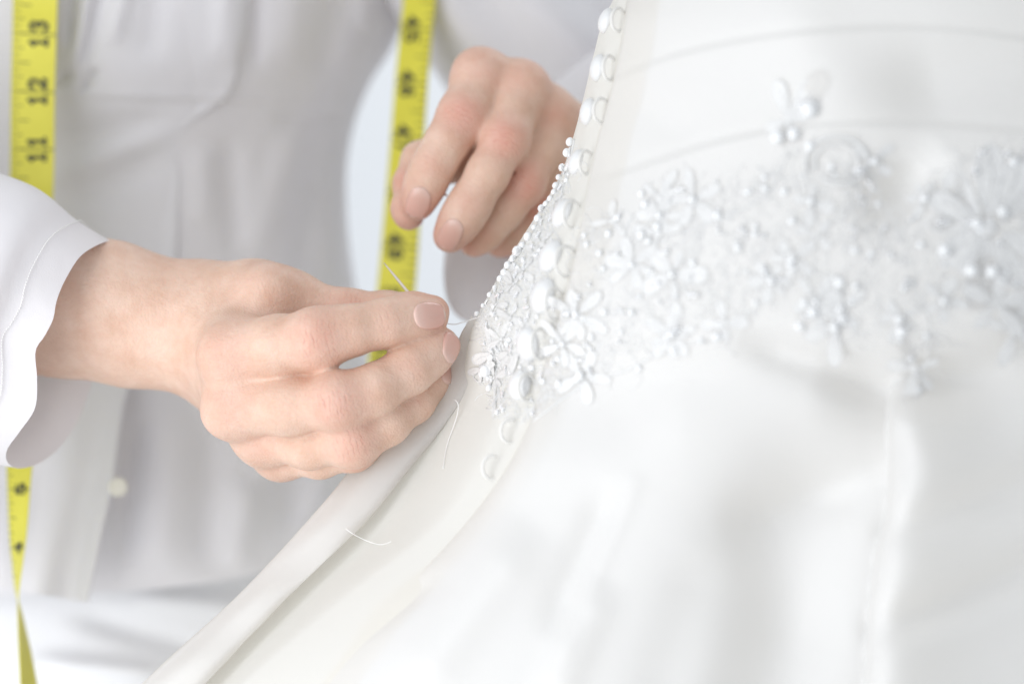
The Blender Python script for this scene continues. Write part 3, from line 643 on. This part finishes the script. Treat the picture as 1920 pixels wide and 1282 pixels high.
# ---- the shirt
shirt_root = bpy.data.objects.new('shirt', None); link(shirt_root); shirt_root.location = person.location; keep(shirt_root, person)
def sk(o):
    o.parent = shirt_root; o.matrix_parent_inverse = Matrix.Translation(-Vector(person.location)); return o
def t_R(py): return I(py, [(-500, 800), (-150, 800), (0, 775), (80, 755), (130, 735), (200, 692), (260, 668), (330, 653), (420, 650), (500, 655), (600, 668), (800, 700), (1000, 720), (1500, 760)])
def t_front(py): return I(py, [(-500, .15), (-100, .135), (100, .145), (300, .165), (500, .17), (800, .168), (1100, .155), (1500, .15)])
def E(py): return I(py, [(-500, 500), (0, 470), (100, 452), (190, 420), (230, 362), (350, 340), (500, 330), (650, 285), (740, 240), (800, 228), (900, 214), (1000, 192), (1140, 165), (1500, 140)])
def shirt_folds(px, py):
    r = np.zeros(np.broadcast(px, py).shape)
    for x0, y0, x1, y1, wd, a in [(150, -80, 130, 90, 13, .006), (205, -80, 160, 130, 12, .006), (240, -60, 215, 80, 12, -.006), (105, -50, 110, 100, 10, -.005), (172, -40, 140, 120, 9, -.005), (300, -60, 280, 110, 26, .004), (430, -80, 420, 120, 24, -.006), (560, -60, 540, 120, 40, -.005), (640, -20, 600, 140, 30, .006), (690, -50, 690, 60, 22, -.006), (480, -60, 475, 130, 16, .006),
                                  (130, 135, 110, 165, 10, .006), (180, 130, 155, 172, 9, .006), (100, 270, 330, 215, 30, .004), (110, 390, 300, 300, 34, .005), (110, 330, 320, 245, 22, -.004), (380, 280, 380, 420, 24, -.004), (430, 260, 440, 480, 24, .005), (560, 240, 480, 480, 30, -.005), (600, 330, 560, 500, 26, .006), (520, 230, 640, 210, 18, .004), (640, 400, 620, 520, 24, -.004),
                                  (150, 190, 640, 205, 7, .0012), (150, 176, 640, 190, 6, -.0011), (320, 760, 300, 1060, 40, -.007), (400, 780, 390, 1060, 34, .007), (470, 900, 440, 1060, 30, -.006), (560, 760, 540, 1000, 40, .008), (500, 780, 500, 900, 26, -.005), (620, 880, 560, 1020, 24, -.006), (255, 800, 235, 1050, 18, .006)]:
        r += bump(px, py, x0, y0, x1, y1, wd, a * .62)
    return r
rowsS = np.linspace(-500, 1, 130)[:-1]
v_ = np.linspace(0, 1, 260); thS = np.linspace(0, 2 * math.pi, 321)[:-1]
V = []
for v in v_:
    C = 100.0; hem0 = 1092.0
    base_py = -500 + v * 1590; a = float(t_R(base_py)) - C; yc = .275; b = yc - float(t_front(base_py))
    px = C + a * np.cos(thS) * (1 + 0); dd = yc - b * np.sin(thS)
    hem = I(px, [(-800, 1085), (165, 1110), (320, 1100), (480, 1075), (600, 1040), (700, 1000), (900, 985)])
    py = -500 + v * (hem + 500)
    fr = np.clip(np.sin(thS) * 3, 0, 1)
    dd = dd + shirt_folds(px, py) * fr
    V.append(W(px, py, dd))
sk(mesh_obj('shirt_front', np.concatenate(V), grid_faces(len(v_), len(thS), True), M_shirt))
# the buttoned front that laps over it, flaring away from the body at its hem
V = []; TT2 = np.concatenate([[0, .004, .01, .02, .035], np.linspace(.05, 1, 110)])
for v in np.linspace(0, 1, 240):
    hem = 1125.; py0 = -500 + v * 1628
    e = float(E(py0)); px = e - TT2 * (e + 420)
    a = float(t_R(py0)) - 100; c = np.clip((px - 100) / a, -1, 1); yc = .275; b = yc - float(t_front(py0))
    py = py0 - v * v * np.clip((160 - px) * .17, 0, 60)
    dd = yc - b * np.sqrt(1 - c * c * .96) - .004 - .001 * (TT2 < .03) + .003 * (TT2 < .002)
    fl = I(py0, [(-500, 0), (560, 0), (700, .006), (900, .020), (1140, .046)])
    dd = dd + sstep(650, 950, py0) * (165 - px) * .00018 - fl * (0.75 + .25 * np.cos(px / 46.0)) + shirt_folds(px, py) * (1 - .5 * sstep(650, 800, py0)) + .0025 * np.sin(px / 17. + py / 90.) * sstep(700, 900, py0)
    V.append(W(px, py, dd))
lap = sk(mesh_obj('shirt_flap', np.concatenate(V), grid_faces(240, len(TT2)), M_shirt))
# button half hidden at the flap's edge
o = MB(); p = Wv(222, 912, .128)
bv2, bf2 = lathe([(0, .18), (.3, .18), (.45, .1), (.62, .16), (.85, .2), (1, .08), (1, -.1), (0, -.16)], 20)
ob = mesh_obj('shirt_button', (np.array(bv2) * .0043) @ np.array(Matrix.Rotation(R_(90), 3, 'X')).T + np.array(p), bf2, M_shell); sk(ob)
def ringloft(name, rings, n_long, mt, noise=0.0, seed=0, n=72, thick=.0009, more=None):
    VV = []; FF = []
    for ri, rg in enumerate([rings] + ([more] if more else [])):
        rs = np.random.RandomState(seed + ri); R = []
        for r in rg:
            q = cr(list(r) + [r[0]], n + 1)[:-1]; R.append(W(q[:, 0], q[:, 1], q[:, 2]))
        R = np.array(R); out = np.stack([cr(R[:, j], n_long) for j in range(n)], 1)
        ph = rs.uniform(0, 6.28, 6); J = np.arange(n) / n * 6.283; T = np.linspace(0, 1, n_long)[:, None]; cen = out.mean(1, keepdims=True); rad = out - cen; rad /= np.linalg.norm(rad, axis=2, keepdims=True) + 1e-9
        f = np.sin(3 * J + 6 * T + ph[0]) + .7 * np.sin(5 * J - 11 * T + ph[1]) + .5 * np.sin(2 * J + 21 * T + ph[2]) + .4 * np.sin(8 * J + 9 * T + ph[3])
        out = out + rad * (f * noise * np.clip(T * 3 - .06, 0, 1) * np.clip((1.02 - T) * 6, 0, 1))[..., None]
        FF += [tuple(i + sum(len(q) for q in VV) for i in f_) for f_ in grid_faces(n_long, n, True)]; VV.append(out.reshape(-1, 3))
    o = sk(mesh_obj(name, np.concatenate(VV), FF, mt))
    return o
def ell(cx, cy, d, ax, ay, ad, bx, by, bd, n=17):
    return [(cx + ax * math.cos(t) + bx * math.sin(t), cy + ay * math.cos(t) + by * math.sin(t), d + ad * math.cos(t) + bd * math.sin(t)) for t in [2 * math.pi * k / n for k in range(n)]]
cuffA = [(206, 451, .036), (178, 462, .020), (148, 484, .008), (120, 530, .000), (106, 566, -.004), (100, 598, -.005), (84, 630, -.005), (67, 658, -.004), (70, 712, -.002), (66, 765, .000), (38, 808, .006), (14, 842, .014), (14, 866, .024), (36, 878, .036), (78, 866, .050), (118, 832, .062), (150, 780, .070), (178, 705, .076), (212, 630, .079), (232, 550, .074), (232, 484, .056)]
def fit(r, n=21):
    return r
eA = lambda cx, cy, d, hx, hy, wx, wy, wd: [(cx + hx * math.cos(t) - wx * math.sin(t), cy - hy * math.cos(t) - wy * math.sin(t), d - wd * math.sin(t)) for t in [2 * math.pi * k / 21 for k in range(21)]]
rA = [cuffA, [(x - 62 - 20 * (1 - abs(i - 10) / 10), y - 26 + (y - 660) * .06, d - .004) for i, (x, y, d) in enumerate(cuffA)],
      eA(-25, 610, .034, 78, 268, 30, 0, .052), eA(-170, 580, .05, 50, 290, 20, 0, .058), eA(-420, 540, .085, 10, 290, 30, 0, .064), eA(-620, 380, .13, -180, 250, 60, 60, .066), eA(-640, 60, .19, -270, 80, 40, 40, .068), eA(-540, -260, .24, -290, -40, 0, 60, .075), eA(-430, -480, .27, -300, -80, 0, 90, .08)]
slA = ringloft('sleeve', rA, 150, M_shirt, .0022, 3, 96, .0009)
me_ = slA.data; ring_ = [np.array(me_.vertices[96 * 4 + j].co) for j in range(96)]; st_ = MB(); cen_ = np.mean(ring_, 0)
for j in range(96):
    p0, p1 = ring_[j], ring_[(j + 1) % 96]
    for t0, t1 in ((.06, .42), (.56, .92)):
        q0, q1 = [p0 + (p1 - p0) * t_ + (p0 - cen_) / np.linalg.norm(p0 - cen_) * .00105 for t_ in (t0, t1)]; st_.tube([Vector(q0), Vector(q1)], .00022, 5)
sk(st_.build('cuff_stitching', M_thread))
slA['label'] = 'near sleeve with its cuff unbuttoned round the forearm'
rB1 = [eA(956, 398, .105, 84, 204, 92, 34, -.030), eA(985, 388, .116, 88, 212, 94, 30, -.024), eA(1085, 325, .150, 60, 235, 90, 20, -.03), eA(1180, 265, .215, 40, 200, 110, 10, -.036), eA(1240, 245, .262, 20, 110, 50, 0, -.018), eA(1262, 240, .278, 3, 12, 3, 0, -.002)]
rB2 = [eA(1300, 345, .282, -8, -8, 3, -3, .003), eA(1275, 310, .280, -100, -88, 15, -15, .036), eA(1215, 235, .274, -165, -146, 25, -25, .054), eA(1120, 130, .264, -180, -160, 25, -25, .058), eA(1000, -5, .252, -185, -165, 25, -25, .060), eA(870, -160, .245, -180, -150, 25, -25, .064), eA(740, -330, .245, -185, -125, 30, -30, .07), eA(600, -520, .25, -200, -90, 30, -30, .08)]
slB = ringloft('sleeve', rB1, 90, M_shirt, .0042, 11, 84, .0011, rB2)
slB['label'] = 'far sleeve behind the relaxed hand'
# ---- trousers
V = []
for v in np.linspace(0, 1, 120):
    py0 = 940 + v * 700; px = 90 + (float(t_R(py0)) + 10 - 90) * np.cos(thS[::2]); dd = .285 - (.285 - float(I(py0, [(940, .182), (1100, .178), (1400, .165), (1700, .16)]))) * np.sin(thS[::2]); py = np.full(len(px), py0)
    dd = dd + (bump(px, py, 150, 1150, 420, 1230, 22, .005) - bump(px, py, 250, 1120, 520, 1150, 26, .005) + bump(px, py, 60, 1240, 300, 1262, 20, -.006)) * (np.sin(thS[::2]) > 0)
    V.append(W(px, py, dd))
tr = keep(mesh_obj('trousers', np.concatenate(V), grid_faces(120, 160, True), M_trouser), person)

# ------------------------------------------------------------------ tape measure hung round the neck
tape = empty('tape_measure', Wv(62, 285, .13), 'yellow tape measure with black numerals, both ends hanging down the white shirt', 'tape measure')
TP_ = [(66, 1480, .102, -108), (62, 1400, .102, -105), (54, 1282, .102, -99), (40, 1170, .102, -86), (32, 1105, .102, -74), (33, 1050, .102, -65), (34, 1000, .103, -57), (36, 900, .104, -48), (42, 780, .11, -38), (50, 600, .12, -20), (56, 440, .13, -8), (60, 345, .13, -2), (61, 285, .13, 0), (62, 180, .128, 0), (65, 60, .125, 0), (68, -60, .12, 0), (75, -400, .13, 0), (110, -800, .17, 10), (200, -1050, .24, 60), (330, -1120, .31, 90),
       (520, -1110, .32, 110), (680, -950, .27, 140), (760, -700, .22, 145), (790, -400, .195, 138), (790, -100, .185, 140), (786, 0, .185, 142), (780, 60, .185, 142), (772, 150, .186, 144), (764, 260, .187, 146), (757, 360, .188, 150), (750, 460, .188, 156), (741, 560, .188, 160), (727, 680, .188, 160), (735, 820, .188, 160), (775, 1000, .19, 160), (790, 1150, .19, 160)]
tpc = cr([tuple(W(p[0], p[1], p[2]).tolist()) + (p[3] / 180.,) for p in TP_], 900)
ts = np.concatenate([[0], np.cumsum(np.linalg.norm(np.diff(tpc[:, :3], axis=0), axis=1))])
def tframe(s):
    c = np.array([np.interp(s, ts, tpc[:, k]) for k in range(4)]); e = .002
    t = np.array([np.interp(s + e, ts, tpc[:, k]) - np.interp(s - e, ts, tpc[:, k]) for k in range(3)]); t /= np.linalg.norm(t)
    ph = c[3] * math.pi; a = np.array([math.cos(ph), math.sin(ph), 0.]); a = a - t * (a @ t); a /= np.linalg.norm(a); n = np.cross(a, t); return c[:3], a, n     # n is the printed face
def tp(s, u, h=0.0):
    c, a, n = tframe(s); return c + a * u + n * h
HWID = .0097
ss = np.linspace(0, ts[-1], 700); V = []
for s in ss: V += [tp(s, -HWID, -.0002), tp(s, -HWID, .0002), tp(s, HWID, .0002), tp(s, HWID, -.0002)]
keep(mesh_obj('tape_band', V, grid_faces(700, 4, True), M_tape, smooth=False), tape)
i13 = int(np.argmin(np.abs(tpc[:, 2] - W(65, 66, .125)[2]) + 10 * (tpc[:, 0] > -.1) + 0 * ts)); s13 = ts[i13]
iR = int(np.argmin(np.abs(tpc[:, 2] - W(780, 55, .185)[2]) + 10 * (tpc[:, 0] < -.1))); sR = ts[iR]
GL = {'0': [[(.5, 0), (.2, .12), (.08, .5), (.2, .88), (.5, 1), (.8, .88), (.92, .5), (.8, .12), (.5, 0)]], '1': [[(.5, 0), (.5, 1), (.2, .8)], [(.2, 0), (.8, 0)]],
      '2': [[(.1, .75), (.25, .95), (.55, 1), (.85, .85), (.85, .6), (.1, 0.02), (.92, 0.02), (.92, .15)]], '3': [[(.1, .8), (.3, .98), (.6, 1), (.85, .85), (.8, .62), (.45, .53), (.85, .42), (.92, .2), (.7, .02), (.35, 0), (.1, .18)]],
      '4': [[(.7, 0), (.7, 1), (.05, .3), (.95, .3)], [(.5, 0), (.9, 0)]], '5': [[(.85, 1), (.2, 1), (.15, .55), (.55, .62), (.88, .45), (.88, .18), (.6, 0), (.3, 0), (.08, .15)]],
      '6': [[(.85, .85), (.6, 1), (.3, .9), (.1, .5), (.15, .15), (.5, 0), (.85, .15), (.88, .4), (.6, .58), (.25, .5), (.12, .35)]], '7': [[(.08, .82), (.1, 1), (.92, 1), (.45, 0)]],
      '8': [[(.5, .54), (.2, .7), (.25, .95), (.5, 1), (.78, .93), (.8, .7), (.5, .54), (.12, .35), (.15, .08), (.5, 0), (.85, .08), (.88, .35), (.5, .54)]], '9': [[(.15, .15), (.4, 0), (.7, .1), (.9, .5), (.85, .85), (.5, 1), (.15, .85), (.12, .6), (.4, .42), (.75, .5), (.88, .65)]]}
def glyph(ch, s0, along, u0, hgt, wid, th_):
    """ink laid on the band: glyph's right runs with the tape's length, its top points to the edge with the ticks (-u)"""
    v = []; f = []
    for st in GL[ch]:
        for (x0, y0), (x1, y1) in zip(st[:-1], st[1:]):
            dx, dy = (x1 - x0) * wid, (y1 - y0) * hgt; L = math.hypot(dx, dy) + 1e-9; ex, ey = dx / L, dy / L; nx, ny = -ey * th_ / 2, ex * th_ / 2; b = len(v)
            for qx, qy in ((x0 * wid - ex * th_ * .4 + nx, y0 * hgt - ey * th_ * .4 + ny), (x0 * wid - ex * th_ * .4 - nx, y0 * hgt - ey * th_ * .4 - ny), (x1 * wid + ex * th_ * .4 - nx, y1 * hgt + ey * th_ * .4 - ny), (x1 * wid + ex * th_ * .4 + nx, y1 * hgt + ey * th_ * .4 + ny)):
                v.append(tp(s0 + along + qx, u0 - qy, .00032 + .000002 * len(v)))
            f.append((b, b + 1, b + 2, b + 3))
    return v, f
def numeral(s, num):
    V = []; F = []; hgt = .0072; wid = .0046
    offs = [-.0058, .0012] if len(num) == 2 else [-.0023]
    for ch, of in zip(num, offs):
        v, f = glyph(ch, s, of, .0056, hgt, wid, .00165); F += [tuple(i + len(V) for i in q) for q in f]; V += v
    o = mesh_obj('numeral', V, F, M_ink, smooth=False); keep(o, tape); return o
TV = []; TF = []
def tick(s, u0, u1, th_):
    b = len(TV)
    for a, u in ((-th_ / 2, u0), (th_ / 2, u0), (th_ / 2, u1), (-th_ / 2, u1)): TV.append(tp(s + a, u, .00027))
    TF.append((b, b + 1, b + 2, b + 3))
for nmb in list(range(3, 16)) + list(range(42, 53)):
    s = s13 + (nmb - 13) * .0254 if nmb < 30 else sR + (nmb - 45) * .0254
    numeral(s, str(nmb))
    tick(s, -HWID, HWID, .0008)
    for e in range(1, 8):
        ln = {4: .0082, 2: .0052, 6: .0052}.get(e, .0034); tick(s + e * .0254 / 8, -HWID, -HWID + ln, .0006)
tk = keep(mesh_obj('tick_marks', TV, TF, M_ink2, smooth=False), tape); tk['kind'] = 'stuff'

# ------------------------------------------------------------------ needle and threads
m = MB(); a, b = Wv(720, 493, .022), Wv(800, 590, .002); n_ = 14
m.tube([a.lerp(b, t) for t in np.linspace(0, 1, n_)], [.0002 + .0004 * min(1, t * 3) for t in np.linspace(0, 1, n_)], 10)
nd = m.build('sewing_needle', M_needle); nd['label'] = 'fine steel sewing needle pinched between thumb and forefinger'; nd['category'] = 'needle'
def thread(name, pts, r, label):
    m = MB(); m.tube([Wv(*q) for q in cr(pts, 30)], r, 6); o = m.build(name, M_thread); o['label'] = label; o['category'] = 'thread'; return o
thread('sewing_thread', [(815, 600, .003), (848, 608, .001), (868, 604, -.001), (893, 596, -.003), (912, 590, -.012)], .00016, 'taut sewing thread running from the fingertips to the lace')
sy = lambda x, y, l=.001: (x, y, float(surf(x, y)) - l)
thread('loose_thread', [(852, 748, -.005), (859, 757, -.0065)] + [(x, y, min(-.006, float(surf(x, y)) - .0012)) for x, y in ((858, 775), (850, 800), (841, 825), (835, 850), (831, 878))], .00022, 'loose white thread hanging down the shaded fold below the fingertips')
thread('loose_thread', [(648, 990, -.007), (660, 999, -.009)] + [(x, y, min(-.008, float(surf(x, y)) - .001)) for x, y in ((683, 1011), (706, 1019), (722, 1019), (734, 1014))], .00015, 'short stray thread poking across the shaded valley near the gown hem side')
